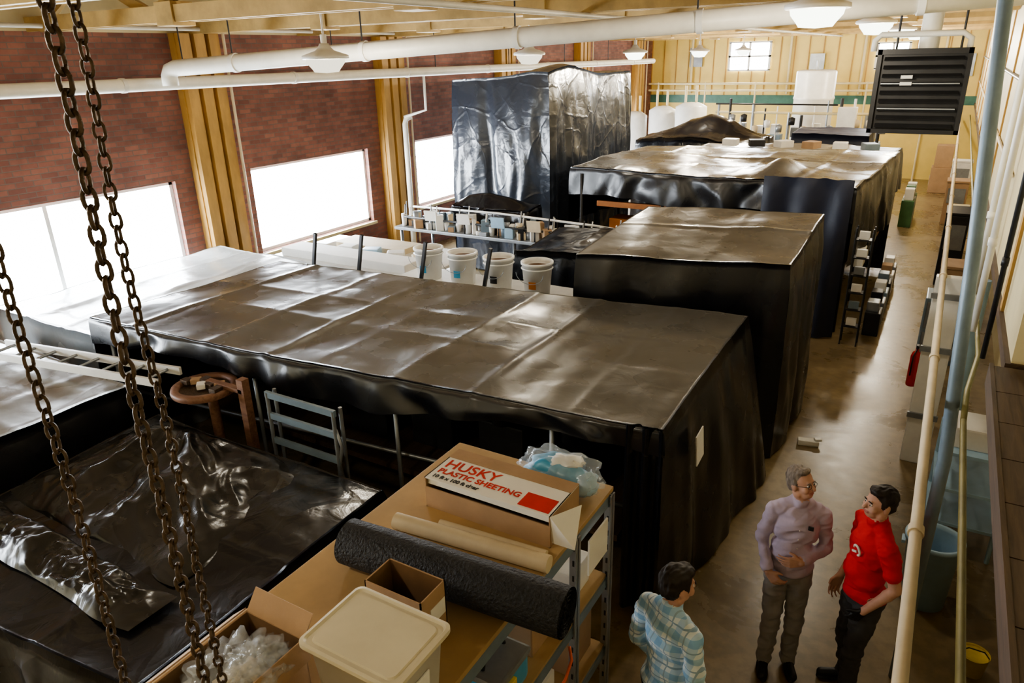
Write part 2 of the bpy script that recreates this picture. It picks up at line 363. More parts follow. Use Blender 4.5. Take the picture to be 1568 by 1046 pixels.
# ------------------------------------------------------------------ tarps
def tarp(b,FL,FR,BR,BL,skirts,m,n=(70,40),folds=(7,3),sag=.03,ridge=.006,nz=.03,flare=.06,fold=.035,freq=9,seed=0,nd=14,bump_fn=None,botoff=None,fine=.15,rw=.05):
    C=[V(FL),V(FR),V(BR),V(BL)]; rnd=random.Random(seed)
    Lu=(C[1]-C[0]).length; Lv=(C[3]-C[0]).length
    cu=[0]+[ (k+rnd.uniform(-.25,.25))/folds[0] for k in range(1,folds[0])]+[1]
    cv=[0]+[ (k+rnd.uniform(-.2,.2))/folds[1] for k in range(1,folds[1])]+[1]
    au=[rnd.uniform(.1,1.2) for _ in cu]; av=[rnd.uniform(.2,1.2) for _ in cv]
    pr={}
    def seg(c,x):
        for i in range(len(c)-1):
            if x<=c[i+1]+1e-9: return i,(x-c[i])/(c[i+1]-c[i])
        return len(c)-2,1
    def top(u,v):
        p=C[0].lerp(C[1],u).lerp(C[3].lerp(C[2],u),v)
        i,fu=seg(cu,u); j,fv=seg(cv,v)
        if (i,j) not in pr: pr[(i,j)]=rnd.uniform(-1,.5)
        h=sag*pr[(i,j)]*(math.sin(math.pi*min(max(fu,0),1))*math.sin(math.pi*min(max(fv,0),1)))
        wob=.03*noise.noise(V((v*5,u*2,seed)))
        for k in range(1,len(cu)-1): h+=ridge*au[k]*math.exp(-(((u-cu[k])*Lu+wob)/rw)**2)
        for k in range(1,len(cv)-1): h+=ridge*av[k]*math.exp(-(((v-cv[k])*Lv+wob)/rw)**2)
        q=p+V((seed*3.1,0,0))
        h+=nz*noise.noise(q*.8)+nz*.45*noise.noise(V((q.x*.9+q.y*.5,q.y*2.6-q.x*.3,q.z)))+nz*.25*noise.noise(V((q.x*4,q.y*1.2,q.z)))+nz*fine*abs(noise.noise(q*4))
        if bump_fn: h+=bump_fn(u,v)
        return V((p.x,p.y,p.z+h))
    b.grid(top,n[0],n[1],m)
    edges=[(lambda s:(s,0.)),(lambda s:(1.,s)),(lambda s:(1-s,1.)),(lambda s:(0.,1-s))]
    outs=[]
    for i in range(4):
        d=C[(i+1)%4]-C[i]; outs.append(V((d.y,-d.x,0)).normalized())
    for i in range(4):
        zb=skirts[i]
        if zb is None: continue
        nn=n[0] if i%2==0 else n[1]
        L=(C[(i+1)%4]-C[i]).length
        def f(s,d,i=i,zb=zb,L=L):
            u,v=edges[i](s); p=top(u,v)
            w=.08
            o=outs[i]
            if s<w: o=o.lerp((outs[i]+outs[i-1])/2,(1-s/w))
            if s>1-w: o=o.lerp((outs[i]+outs[(i+1)%4])/2,(s-1+w)/w)
            win=min(1,s/w,(1-s)/w)
            zbb=zb(s) if callable(zb) else zb
            zbb=max(.01,zbb+.04*noise.noise(V((s*L*2.5,i*7+seed,0)))*win)
            H=p.z-zbb
            ph=noise.noise(V((s*L*1.3+i*9,d*.8,seed)))*2.4
            fo=fold*(d**.5)*math.sin(s*L*freq+ph*2)*win+fold*.5*noise.noise(V((s*L*5,d*H*1.6,seed+i)))*min(1,d*3)
            off=o*(flare*(1-(1-min(d*1.0,1))**2)+fo)
            if botoff and i in botoff: off=off+V(botoff[i](s))*d
            r=.03*min(1,d*8)
            return V((p.x,p.y,0))+off+o*r+V((0,0,p.z-H*d))
        b.grid(f,nn,nd,m)

b=B()
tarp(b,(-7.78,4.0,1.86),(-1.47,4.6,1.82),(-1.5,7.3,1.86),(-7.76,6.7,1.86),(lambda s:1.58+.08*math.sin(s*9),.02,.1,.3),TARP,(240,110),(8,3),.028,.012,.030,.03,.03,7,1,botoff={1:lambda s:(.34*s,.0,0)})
b.box((-1.33,5.15,1.45),(.01,.22,.26),PAPER,(0,-.08,.05))
b.grid(lambda u,v:(-1.75+.3*u,4.56-.03*math.sin(u*14)+.02*v,1.84-1.75*v),20,20,TARPB)
for x,y in ((-7.7,4.12),(-5.6,4.3),(-3.9,4.42),(-2.4,4.6),(-1.6,4.72)): b.cyl((x,y,0),(x,y,1.78),.022,GREYM,seg=8)
b.cyl((-7.7,4.1,1.75),(-1.6,4.68,1.75),.02,GREYM,seg=8); b.cyl((-7.7,4.2,.95),(-1.6,4.78,.95),.02,GREYM,seg=8)
b.bb((-7.4,4.6,.7),(-1.8,6.4,.76),WOODD)
for k in range(7):
    x=-7+k*.75; b.box((x,5.2+.1*(k%3),.96),(.5,.5,.4),DARKM,None,.02); b.cyl((x,5.2,1.16),(x,5.2,1.45),.1,DARKM,seg=16)
b.done('tarp_covered_enclosure')
b=B(); 
for x in (-4.9,-4.1): 
    for y in (3.86,3.95): b.cyl((x,y,0),(x,y,1.68),.018,GREYM,seg=8)
for z in (1.66,1.45,1.2): b.bb((-4.92,3.85,z-.03),(-4.08,3.88,z+.03),BLUEG)
b.tube([(-4.1,3.87,1.5),(-4.05,3.87,1.35),(-4.1,3.87,1.15),(-4.05,3.87,.9)],.015,GREYM)
b.done('steel_stand',0)
b=B(); b.lathe([(.30,-.03),(.31,0),(.30,.03),(.24,.03),(.23,0),(.24,-.03),(.30,-.03)],(-5.75,3.84,1.55),WOOD,36); b.lathe([(.25,0),(.0,.0)],(-5.75,3.84,1.55),RUST,36)
b.cyl((-5.75,3.9,0),(-5.75,3.9,1.57),.05,WOOD); b.bb((-5.3,3.86,0),(-5.22,3.94,1.72),WOOD); b.bb((-5.75,3.86,1.58),(-5.25,3.92,1.62),WOOD)
for k in range(7): b.box((-5.95+.07*k,3.8+.05*(k%3),1.59),(.1,.08,.05),[RUST,CARD,RUST,WHITE][k%4],(0,0,k*.8),.01)
b.done('wooden_reel',0)

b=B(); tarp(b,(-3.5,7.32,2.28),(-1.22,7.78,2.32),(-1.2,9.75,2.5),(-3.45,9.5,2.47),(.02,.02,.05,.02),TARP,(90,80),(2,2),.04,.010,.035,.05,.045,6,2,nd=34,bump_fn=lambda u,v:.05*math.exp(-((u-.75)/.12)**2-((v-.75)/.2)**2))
b.done('tarp_covered_booth')
def b3(u,v): return .05*max(0,noise.noise(V((u*6,v*4,2))))+.18*math.exp(-((u-.72)/.06)**2-((v-.25)/.2)**2)
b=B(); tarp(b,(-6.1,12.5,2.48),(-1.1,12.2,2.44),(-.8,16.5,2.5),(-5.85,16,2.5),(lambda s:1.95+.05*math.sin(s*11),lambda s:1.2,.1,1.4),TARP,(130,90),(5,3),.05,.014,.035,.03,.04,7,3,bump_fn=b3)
for x in (-5.9,-4.3,-2.8,-1.2):
    for y in (12.45,14.3,16.1): b.cyl((x+.05,y,0),(x+.05,y,2.36),.03,DARKM,seg=8)
b.bb((-5.8,12.7,.9),(-1.2,16,.96),WOODD)
for k in range(4): b.bb((-5.4+k*.55,12.75,.96),(-4.95+k*.55,13.2,1.5+.1*(k%2)),ORNG,.02)
b.bb((-5.6,12.6,1.75),(-3.2,12.68,1.85),ORNG)
for k in range(5):
    b.box((-1.0,13.2+k*.62,1.15),(.2,.4,.3),[PAPER,DARKM,BLUEG,BLUEG,CARD][k],None,.02)
b.done('tarp_covered_canopy')
b=B(); 
b.grid(lambda u,v:(-2.45+1.33*u,12.05-.06*math.sin(u*15+v*2)*v**.4-.04*v,2.58-2.55*v+.02*noise.noise(V((u*8,0,1)))),60,30,TARPN); b.done('navy_dust_cover')
b=B()
for k in range(6):
    z=.3+k*.28
    b.bb((-.98,11.9,z),(-.74,12.1,z+.02),DARKM); 
    b.box((-.86,11.95,z+.09),(.15,.06,.12),[PAPER,BLUEG,WHITE,GREYM,WHITE,PAPER][k],None,.01)
for x in (-.98,-.74):
    for y in (11.9,12.1): b.cyl((x,y,0),(x,y,1.9),.012,DARKM,seg=6)
b.done('parts_shelf',0)
b=B()
for k in range(6):
    b.box((-.60,12.7+k*.62,.2),(.24,.4,.4),[DARKM,GREYM,BLUEG,DARKM,WHITE,GREYM][k],None,.02)
    b.box((-.62,12.7+k*.62,.48),(.18,.26,.16),[GREYM,DARKM,PAPER,BLUEG,CARD,WHITE][k],None,.02)
b.done('stacked_crates',0)

b=B(); tarp(b,(-9.1,13.0,4.0),(-6.84,13.0,4.05),(-6.84,17.2,4.05),(-9.1,17.2,4.0),(.05,.05,.05,.05),TARPS,(90,130),(2,3),.05,.015,.04,.08,.085,4.5,4,nd=60,bump_fn=lambda u,v:.22*math.exp(-((u-.85)/.3)**2-((v-.2)/.25)**2))
b.done('tall_plastic_curtain_enclosure')

b=B(); tarp(b,(-7.6,19.7,2.2),(-4.2,19.7,2.2),(-4.3,21.8,2.2),(-7.5,21.8,2.2),(.02,.02,.02,.02),TARPB,(50,40),(3,2),.1,.02,.12,.1,.08,6,5,bump_fn=lambda u,v:.6*math.exp(-((u-.5)/.28)**2-((v-.5)/.35)**2)); b.done('covered_machine')
b=B(); tarp(b,(-3.5,20,2.45),(-1.7,20,2.45),(-1.7,21.4,2.5),(-3.5,21.4,2.5),(.01,.01,.01,.01),TARPN,(30,20),(2,2),.02,.01,.03,.04,.03,8,6); b.done('covered_cabinet')
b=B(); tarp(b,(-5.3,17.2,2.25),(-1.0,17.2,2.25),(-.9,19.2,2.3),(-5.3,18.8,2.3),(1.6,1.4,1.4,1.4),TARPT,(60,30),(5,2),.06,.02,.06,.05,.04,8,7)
for x in (-5.2,-3,-1.1):
    for y in (17.3,18.7): b.cyl((x,y,0),(x,y,2.15),.03,DARKM,seg=8)
for k in range(6): b.box((-4.6+.62*k,18.3,2.38),(.35,.3,.16),[WHITE,DARKM,PAPER,CARD,WHITE,BLUEG][k],(0,0,k*.4),.02)
b.done('covered_work_table')
b=B(); b.lathe([(0,3.82),(.5,3.82),(.6,3.79),(.62,3.74),(.62,3.0),(.64,2.98),(.64,2.92),(.62,2.9),(.62,.2),(.62,0)],(-4.1,26.6,0),WHITE,40); b.cyl((-4.1,26.6,3.8),(-4.1,26.6,4.1),.05,GREYM); b.done('storage_tank',0)
for x,y,r,h in ((-8.5,24.4,.45,2.7),(-7.4,24.0,.5,2.85),(-9.5,24.5,.4,2.5)):
    b=B(); b.lathe([(0,h+.1),(r*.5,h+.08),(r,h-.05),(r,.3),(r*.8,.0)],(x,y,0),WHITE,32)
    for dx in (-.2,.15): b.cyl((x+dx,y,h),(x+dx,y,h+.6),.04,CREAM,seg=10)
    b.box((x,y,h*.6),(r*2.06,.05,.04),GREYM); b.done('process_vessel',0)
b=B(); r5=random.Random(5)
for k in range(9): b.box((-6.4+.55*k,24.2+.3*(k%3),.9+.1*(k%2)),(.42,.4,1.8+.2*(k%2)),[WHITE,DARKM,CREAM,BLUEG,CARD][k%5],None,.02); b.box((-6.4+.55*k,24.2+.3*(k%3),2.05+.1*(k%2)),(.25,.25,.3),[PAPER,GREYM,WHITE][k%3],None,.02)
for k in range(14): x=-6.5+.36*k; b.cyl((x,24.0,1.8),(x,24.0,2.5+.6*r5.random()),.02+.03*r5.random(),[GREYM,DARKM,WHITE][k%3],seg=8); b.lathe([(0,0),(.09,0),(.1,.2),(0,.24)],(x+.1,23.95,2.0+.4*r5.random()),[WHITE,GREYM,DARKM,BEIGE][k%4],12)
b.cyl((-6.6,24.0,2.65),(-1.6,24.0,2.65),.04,CREAM,seg=8); b.cyl((-6.6,24.0,2.9),(-3.0,24.0,2.9),.025,DARKM,seg=8)
b.box((-2.7,23.9,2.55),(.5,.4,.6),WHITE,None,.03)
b.done('process_equipment_row',0)
b=B()
for k in range(3): b.box((-.66,21.6+.5*k,.35),(.3,.4,.7),[GREENP,GREYM,GREENP][k],None,.02); b.box((-.66,21.6+.5*k,.85),(.22,.3,.3),[PAPER,GREENP,WHITE][k],None,.02)
b.done('green_storage_bins',0)
b=B(); b.bb((-.35,27.2,0),(.35,27.9,.8),CARD,.02); b.bb((-.3,27.25,.8),(.2,27.8,1.5),CARD,.02); b.bb((-.36,27.4,.2),(-.355,27.7,.5),PAPER); b.done('cardboard_carton_stack',0)

b=B(); b.bb((-6.6,7.55,1.45),(-3.72,8.4,1.5),WHITE,.01)
for x in (-6.5,-5.1,-3.8):
    for y in (7.6,8.3): b.cyl((x,y,0),(x,y,1.45),.025,GREYM,seg=8)
b.done('white_bench',0)
for i,x in enumerate((-6.12,-5.54,-4.95,-4.36)):
    b=B(); o=(x,7.95,1.5)
    b.lathe([(.0,.01),(.165,.0),(.2,.42),(.215,.42),(.215,.45),(.19,.45),(.185,.4),(.18,.36),(0,.36)],o,WHITE,32)
    b.lathe([(.18,.375),(0,.38)],o,BROWNL,32); b.lathe([(.202,.36),(.214,.365),(.202,.38)],o,WHITE,32)
    b.tube([(x+.2*math.cos(a),7.95-.21,1.5+.33-.14*math.sin(a)) for a in [math.pi*k/12 for k in range(13)]],.004,GREYM,6)
    b.grid(lambda u,v:(x+.2*math.sin(-.1+.5*u),7.95-.2*math.cos(-.1+.5*u),1.62+.1*v),6,2,[BLUEP,BLUEP,DARKM,ORNG][i])
    b.done('pail',0)
b=B(); b.bb((-10.2,8.6,1.15),(-6.9,10.4,1.2),WHITE,.01); b.bb((-10.0,8.7,1.2),(-7.2,9.2,1.35),PAPER,.02); b.bb((-9.6,9.6,1.2),(-8.0,10.2,1.3),BEIGE,.01)
for k in range(5): b.box((-9.6+k*.55,9.4,1.27),(.3,.25,.14),[WHITE,PAPER,BLUEL,WHITE,BEIGE][k],(0,0,.2*k),.02)
for x in (-10.1,-8.5,-7):
    for y in (8.7,10.3): b.cyl((x,y,0),(x,y,1.15),.03,GREYM,seg=8)
b.bb((-10.1,8.62,.3),(-6.95,8.64,1.15),WHITE)
b.done('sorting_table',0)
for k,(x,y) in enumerate(((-7.62,7.05),(-6.95,7.25),(-5.9,7.3),(-4.95,7.38))):
    b=B(); b.box((x,y,1.13),(.04,.04,2.22),DARKM,(0,.22,0)); b.box((x-.24,y,.03),(.14,.14,.06),DARKM); b.done('steel_strut',0)
b=B(); b.bb((-9.2,10.9,1.3),(-3.9,12.1,1.36),GREYM,.01)
for x in (-9.1,-6.5,-4):
    for y in (11,12): b.cyl((x,y,0),(x,y,1.3),.03,GREYM,seg=8)
rr=random.Random(3)
for k in range(120):
    x=-9.05+(k%40)*.128; y=10.98+rr.random()*.5; h=.06+rr.random()*.24
    mm=rr.choice([WHITE,WHITE,PAPER,BLUEL,PAPER,DARKM,BLUEG,GREYM,CARD,BEIGE])
    if k%2: b.box((x,y,1.36+h/2),(.07+rr.random()*.09,.1+rr.random()*.1,h),mm,(0,0,rr.random()),.008)
    else: b.lathe([(.0,0),(.045,0),(.055,h),(.0,h)],(x,y,1.36),mm,14)
    if k%5==0: b.cyl((x,y,1.36),(x+.05,y,1.7+.15*rr.random()),.012,[GREYM,WHITE,DARKM][k%3],seg=6)
for k in range(6): b.box((-8.3+k*.75,10.92,1.64),(.26,.03,.2),[WHITE,PAPER,BLUEL,BEIGE,PAPER,WHITE][k],(.2,0,.1)); b.cyl((-8.3+k*.75,10.95,1.3),(-8.3+k*.75,10.95,1.6),.012,DARKM)
b.tube([(-9,11.3,1.7),(-7,11.2,1.75),(-5,11.2,1.7),(-4,11.3,1.6)],.02,WHITE); b.tube([(-9,11,1.55),(-4,11,1.55)],.02,DARKM)
tarp(b,(-8.2,11.5,1.75),(-6.5,11.5,1.75),(-6.5,12,1.8),(-8.2,12,1.8),(1.38,1.38,1.38,1.38),TARPB,(30,16),(2,1),.05,.02,.1,.04,.03,8,8,bump_fn=lambda u,v:.22*math.sin(math.pi*u)*math.sin(math.pi*v))
b.done('instrument_bench')
b=B(); tarp(b,(-5.5,9.3,1.65),(-3.75,9.3,1.7),(-3.75,10.6,1.85),(-5.4,10.6,1.75),(.02,.02,.02,.02),TARPB,(30,20),(2,1),.05,.02,.12,.06,.04,8,9); b.done('covered_pump')

b=B(); tarp(b,(-10.7,4.3,1.45),(-8.0,4.2,1.5),(-8.2,7.6,1.55),(-10.6,7.9,1.5),(.02,.02,.02,.02),TARPW,(50,50),(3,3),.05,.015,.05,.06,.04,7,10); b.done('sheet_covered_bench')
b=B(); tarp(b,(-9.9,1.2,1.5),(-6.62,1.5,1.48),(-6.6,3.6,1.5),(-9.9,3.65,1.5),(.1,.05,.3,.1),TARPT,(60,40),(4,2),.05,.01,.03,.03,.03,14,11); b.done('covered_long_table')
b=B(); a=V((-8.6,3.2,1.6)); c=V((-6.15,3.62,1.6)); d=(c-a).normalized(); nrm=V((-d.y,d.x,0))
for sgn in (0,.3): b.box((a+c)/2+nrm*sgn,((c-a).length,.03,.08),WHITE,(0,0,math.atan2(d.y,d.x)))
for k in range(8): p=a.lerp(c,(k+.5)/8); b.cyl(p,p+nrm*.3,.016,GREYM,seg=8)
b.done('aluminium_ladder',0)
b=B(); tarp(b,(-6.3,1.2,1.12),(-3.45,1.5,1.15),(-3.45,3.68,1.2),(-6.3,3.66,1.2),(.02,.02,.3,.02),TARPB,(110,80),(3,2),.05,.014,.04,.10,.06,6,12)
def ridged(q,o=3):
    s=0;a=1;t=0
    for k in range(o): s+=a*(1-abs(noise.noise(q))*2.2);t+=a;q=q*2.1+V((3.1,1.7,.3));a*=.5
    return s/t
def pile(u,v):
    x=-6.35+2.3*u; y=2.2+1.45*v; e=(math.sin(math.pi*u)*math.sin(math.pi*v))**.5 if 0<u<1 and 0<v<1 else 0
    dx,dy=x+5.6,y-3.5; r=math.hypot(dx,dy); th=math.atan2(dy,dx)
    q=V((th*2.2,r*.7,.7)); q2=V((x*1.1+y*.8,y*.9-x*.5,2.2))
    pk=.20*math.exp(-(r/.55)**2)
    h=.04*e+pk*e+e*.11*max(0,ridged(q,2))*min(1,r*2)+e*.09*max(0,ridged(q2*1.2))
    return (x+.06*noise.noise(q2*2),y+.06*noise.noise(q2*2+V((5,5,5))),1.18+h-.05*(1-e))
b.grid(pile,170,120,TARPD)
def strip(u,v):
    x=-6.3+2.4*u; q=V((x*2,v*2,4)); e=math.sin(math.pi*v)*min(1,u*8,(1-u)*8)
    return (x,1.74+.36*v+.06*noise.noise(q),1.15+e*(.03+.09*max(0,ridged(V((x*2.2,v*1.1,1))))+.05*max(0,ridged(V((x*5,v*2,6))))))
b.grid(strip,170,34,TARPD)
b.done('black_tarp_covered_machine')

# ------------------------------------------------------------------ rack in front
TZ=2.1
b=B(); b.bb((-2.42,.35,TZ-.03),(-1.34,3.34,TZ),MDF,.004)
for x in (-2.4,-1.36): b.bb((x-.02,.37,TZ-.1),(x+.02,3.33,TZ-.03),BLUEG)
b.bb((-2.42,3.3,TZ-.1),(-1.34,3.335,TZ-.03),BLUEG)
for x in (-2.4,-1.35):
    for y in (.4,2.84,3.3):
        b.bb((x-.025,y-.004,0),(x+.025,y+.004,TZ-.03),GREYM); b.bb((x-.004 if x<-2 else x+.017,y-.03,0),(x+.004 if x<-2 else x+.025,y+.03,TZ-.03),GREYM)
        for k in range(20): b.box((x,y-.006,.1+k*.1),(.012,.004,.035),DARKM)
for z in (1.5,.95,.4):
    b.bb((-2.4,.4,z-.02),(-1.35,3.3,z),MDF)
    b.bb((-1.375,.4,z-.08),(-1.34,3.3,z-.02),BLUEG)
b.bb((-1.32,2.95,1.75),(-1.31,3.2,1.98),PAPER)
b.done('storage_rack',0)
b=B(); b.box((-1.5,2.25,1.59),(.24,.28,.17),BLUEP,None,.03); b.box((-1.5,2.25,1.68),(.26,.3,.04),GREYM,None,.015); b.box((-1.37,2.2,1.6),(.02,.08,.09),YELP,None,.005); b.tube([(-1.5,2.15,1.7),(-1.5,2.17,1.75),(-1.5,2.33,1.75),(-1.5,2.35,1.7)],.012,DARKM); b.done('toolbox',0)
b=B(); b.bb((-1.7,2.5,1.5),(-1.42,2.78,1.72),CARD,.01); b.bb((-1.7,2.95,1.5),(-1.42,3.2,1.7),WHITE,.01); b.done('parts_carton',0)
b=B(); b.bb((-1.75,2.0,.95),(-1.42,2.4,1.25),CARD,.01); b.bb((-1.7,2.5,.95),(-1.42,2.75,1.2),PAPER,.01);b.bb((-1.75,2.95,.95),(-1.42,3.25,1.3),CARD,.01); b.done('parts_carton',0)
b=B(); b.tube([(-1.29+.04*math.sin(k*.9),2.55+.12*math.cos(k*.8),1.5-.05*k) for k in range(14)],.008,ORP); b.done('extension_cord',0)
b=B(); p0=V((-2.22,2.09,TZ+.125)); p1=V((-1.06,2.17,TZ+.125)); ax=(p1-p0).normalized(); xx,yy=b.frame(ax)
pts=[]
for k in range(110):
    a=k*.25; r=.03+.085*k/109; pts.append((a,r))
vs=[];
for t in range(25):
    p=p0.lerp(p1,t/24)
    for a,r in pts: 
        rr_=r+.004*noise.noise(V((t*.7,a,0)))
        vs.append(p+xx*math.cos(a)*rr_+yy*math.sin(a)*rr_)
n=len(pts); b.add(vs,[[t*n+k,t*n+k+1,(t+1)*n+k+1,(t+1)*n+k] for t in range(24) for k in range(n-1)],CARPET,True)
b.cyl(p0,p1,.112,CARPET,seg=32,caps=False)
b.done('rolled_rubber_mat',0)
b=B(); b.cyl((-2.2,2.42,TZ+.045),(-1.32,2.5,TZ+.045),.045,BEIGE,seg=24); b.cyl((-2.0,2.54,TZ+.022),(-1.38,2.585,TZ+.022),.022,BEIGE,seg=16); b.done('paper_roll',0)
bx=B(); lo=V((-2.18,2.66,TZ)); hi=V((-1.4,3.0,TZ+.19)); t=.006
bx.bb(lo,(hi.x,hi.y,lo.z+t),CARD); bx.bb((lo.x,hi.y-t,lo.z),hi,CARD); bx.bb(lo,(lo.x+t,hi.y,hi.z),CARD); bx.bb((hi.x-t,lo.y,lo.z),hi,CARD)
bx.bb(lo,(hi.x,lo.y+t,lo.z+.13),CARD); bx.bb((lo.x,lo.y,hi.z-t),hi,PAPER)
bx.bb((lo.x,lo.y+.02,hi.z-.05),(hi.x,lo.y+.03,hi.z-.006),PAPER)
bx.bb((lo.x,lo.y+.24,hi.z),(hi.x,hi.y,hi.z+.002),CARD)
bx.bb((hi.x-.2,lo.y+.02,hi.z),(hi.x-.02,lo.y+.14,hi.z+.003),REDP)
bx.add([V((hi.x,lo.y,lo.z+.19)),V((hi.x,lo.y+.02,lo.z+.02)),V((hi.x+.14,lo.y+.0,lo.z+.04)),V((hi.x+.1,lo.y+.16,lo.z+.2))],[[0,1,2,3]],PAPER)
bx.box((hi.x+.05,lo.y+.06,lo.z+.12),(.06,.004,.04),REDP,(0,.4,.6))
carton=bx.done('printed_carton',0)
def text(s,loc,size,m,parent):
    c=bpy.data.curves.new('printed_text','FONT'); c.body=s; c.size=size; c.extrude=.0005; c.offset=.0015; c.materials.append(m)
    o=bpy.data.objects.new('printed_text',c); COL.objects.link(o); o.parent=parent; o.location=V(loc)-parent.location
text('HUSKY',(-2.15,2.80,TZ+.192),.11,REDP,carton); text('PLASTIC SHEETING',(-2.15,2.735,TZ+.192),.062,REDP,carton); text('10 ft x 100 ft clear',(-2.15,2.685,TZ+.192),.04,DARKM,carton)
b=B()
b.ell((-1.6,3.17,TZ+.12),(.24,.14,.12),FILM,56,None,.35,3.2); b.ell((-1.62,3.15,TZ+.12),(.18,.10,.10),BLUEP,30,(0,0,.2),.3,2.4); b.ell((-1.44,3.17,TZ+.08),(.07,.08,.07),BLUEL,20,None,.3,3); b.ell((-1.56,3.16,TZ+.2),(.10,.06,.03),WHITE,20,(0,0,.3),.5,3)
b.done('bagged_supplies',0)
def openbox(name,lo,hi,t=.006,flaps=True,extra=None):
    b=B(); lo=V(lo);hi=V(hi)
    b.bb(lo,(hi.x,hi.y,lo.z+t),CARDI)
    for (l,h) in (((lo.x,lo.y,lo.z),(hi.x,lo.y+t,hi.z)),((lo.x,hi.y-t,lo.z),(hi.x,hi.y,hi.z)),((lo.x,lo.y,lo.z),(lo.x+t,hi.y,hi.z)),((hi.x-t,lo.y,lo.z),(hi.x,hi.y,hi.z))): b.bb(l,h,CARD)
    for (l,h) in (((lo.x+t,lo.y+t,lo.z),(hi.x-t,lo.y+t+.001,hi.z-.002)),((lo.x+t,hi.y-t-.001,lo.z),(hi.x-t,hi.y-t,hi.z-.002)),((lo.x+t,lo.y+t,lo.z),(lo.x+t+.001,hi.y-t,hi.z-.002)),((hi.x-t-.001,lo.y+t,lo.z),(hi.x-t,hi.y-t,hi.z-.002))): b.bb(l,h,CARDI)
    if flaps:
        w=(hi.x-lo.x); 
        b.box(((lo.x+hi.x)/2,hi.y+.03,hi.z+.035),(w,.1,t),CARD,(.9,0,0)); b.box((lo.x-.05,(lo.y+hi.y)/2,hi.z-.03),(.12,hi.y-lo.y,t),CARD,(0,-.7,0)); b.box((hi.x+.012,(lo.y+hi.y)/2,hi.z-.04),(.1,hi.y-lo.y,t),CARD,(0,1.4,0))
    if extra: extra(b)
    return b.done(name,0)
openbox('small_cardboard_box',(-1.84,1.79,TZ),(-1.54,1.96,TZ+.26),flaps=False,extra=lambda b:b.box((-1.54,1.9,TZ+.14),(.004,.1,.08),PAPER))
def stuff(b):
    b.ell((-1.96,1.2,TZ+.2),(.17,.18,.1),FILM,56,None,.6,4); b.ell((-1.95,1.22,TZ+.13),(.11,.12,.06),BEIGE,28,None,.6,4); b.ell((-1.9,1.26,TZ+.24),(.1,.11,.06),FILM,44,None,.6,5)
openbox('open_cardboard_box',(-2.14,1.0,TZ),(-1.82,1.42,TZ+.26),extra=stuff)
b=B(); c=V((-1.55,1.53,TZ))
def rrect(w,d,r,z,n=6):
    out=[]
    for cx_,cy_,a0 in ((w-r,d-r,0),(-w+r,d-r,90),(-w+r,-d+r,180),(w-r,-d+r,270)):
        for k in range(n+1): a=math.radians(a0+90*k/n); out.append(c+V((cx_+r*math.cos(a),cy_+r*math.sin(a),z)))
    return out
def loft(rings,m,cap=True,sm=True):
    n=len(rings[0]); vs=[p for r in rings for p in r]
    b.add(vs,[[i*n+k,i*n+(k+1)%n,(i+1)*n+(k+1)%n,(i+1)*n+k] for i in range(len(rings)-1) for k in range(n)],m,sm)
    if cap: b.add(rings[-1],[list(range(n))],m)
loft([rrect(.19,.13,.03,.0),rrect(.21,.15,.03,.29),rrect(.22,.16,.03,.3)],BINC)
loft([rrect(.23,.175,.03,.295),rrect(.235,.18,.035,.305),rrect(.235,.18,.035,.322)],LIDM,False,False)
loft([rrect(.235,.18,.035,.322),rrect(.222,.167,.03,.325),rrect(.215,.16,.03,.315),rrect(.2,.145,.03,.315),rrect(.195,.14,.03,.322)],LIDM,True,False)
b.box(c+V((.205,-.03,.15)),(.006,.15,.12),PAPER,(0,.06,0))
b.done('lidded_storage_bin',0)

# ------------------------------------------------------------------ chains
def chain(x,y,z0,z1,pitch,wr,name='hanging_chain'):
    b=B(); n=int((z1-z0)/pitch); hl=pitch*.5+wr*.9; w=pitch*.42
    base=[]
    for k in range(14):
        a=2*math.pi*k/14; base.append((math.cos(a)*w*.85,math.copysign(abs(math.sin(a))**.8*hl,math.sin(a))))
    for i in range(n):
        z=z1-i*pitch; ang=.6+(i%2)*math.pi/2+.15*math.sin(i*.3); ca,sa=math.cos(ang),math.sin(ang)
        dx=.006*math.sin(i*.23+x*9); dy=.005*math.cos(i*.17)
        b.tube([(x+dx+p*ca,y+dy+p*sa,z+q) for p,q in base],wr,RUST,6,True)
    return b.done(name,0)
chain(-1.35,.745,2.12,5.63,.034,.0048)
chain(-1.47,.862,2.12,5.63,.030,.0038)
chain(-1.42,.605,2.12,5.63,.030,.0036)

# ------------------------------------------------------------------ right side
b=B(); b.bb((.46,.4,2.55),(XR-.01,4.9,2.62),WOODD)
for k in range(11): b.bb((.46,.4+k*.408,2.621),(XR-.01,.4+k*.408+.4,2.632),WOODD)
b.bb((.44,.4,2.5),(.46,4.9,2.64),WOODD)
for y in (.5,2.6,4.8): b.bb((1.02,y-.04,0),(1.1,y+.04,2.55),WOODD)
b.done('wooden_platform',0)
b=B(); b.cyl((.18,.4,2.27),(.18,29.5,2.27),.028,BEIGE,seg=14)
for k in range(12): b.cyl((.18,1+k*2.4,2.27),(.18,1.06+k*2.4,2.27),.036,BEIGE,seg=14)
b.done('horizontal_pipe',0)
b=B(); b.cyl((.37,.4,2.27),(.37,4.8,2.27),.018,OLIVE,seg=10); b.tube([(.37,4.8,2.27),(.39,5.3,2.27),(.46,6,2.27),(.46,29.5,2.27)],.018,OLIVE,8); b.done('horizontal_pipe',0)
b=B(); b.tube([(.33,4.96,0),(.33,4.97,1.9),(.25,5.15,3.2),(.14,5.4,4.7),(.13,5.42,5.6)],.042,BLUEG,14); b.done('downpipe',0)
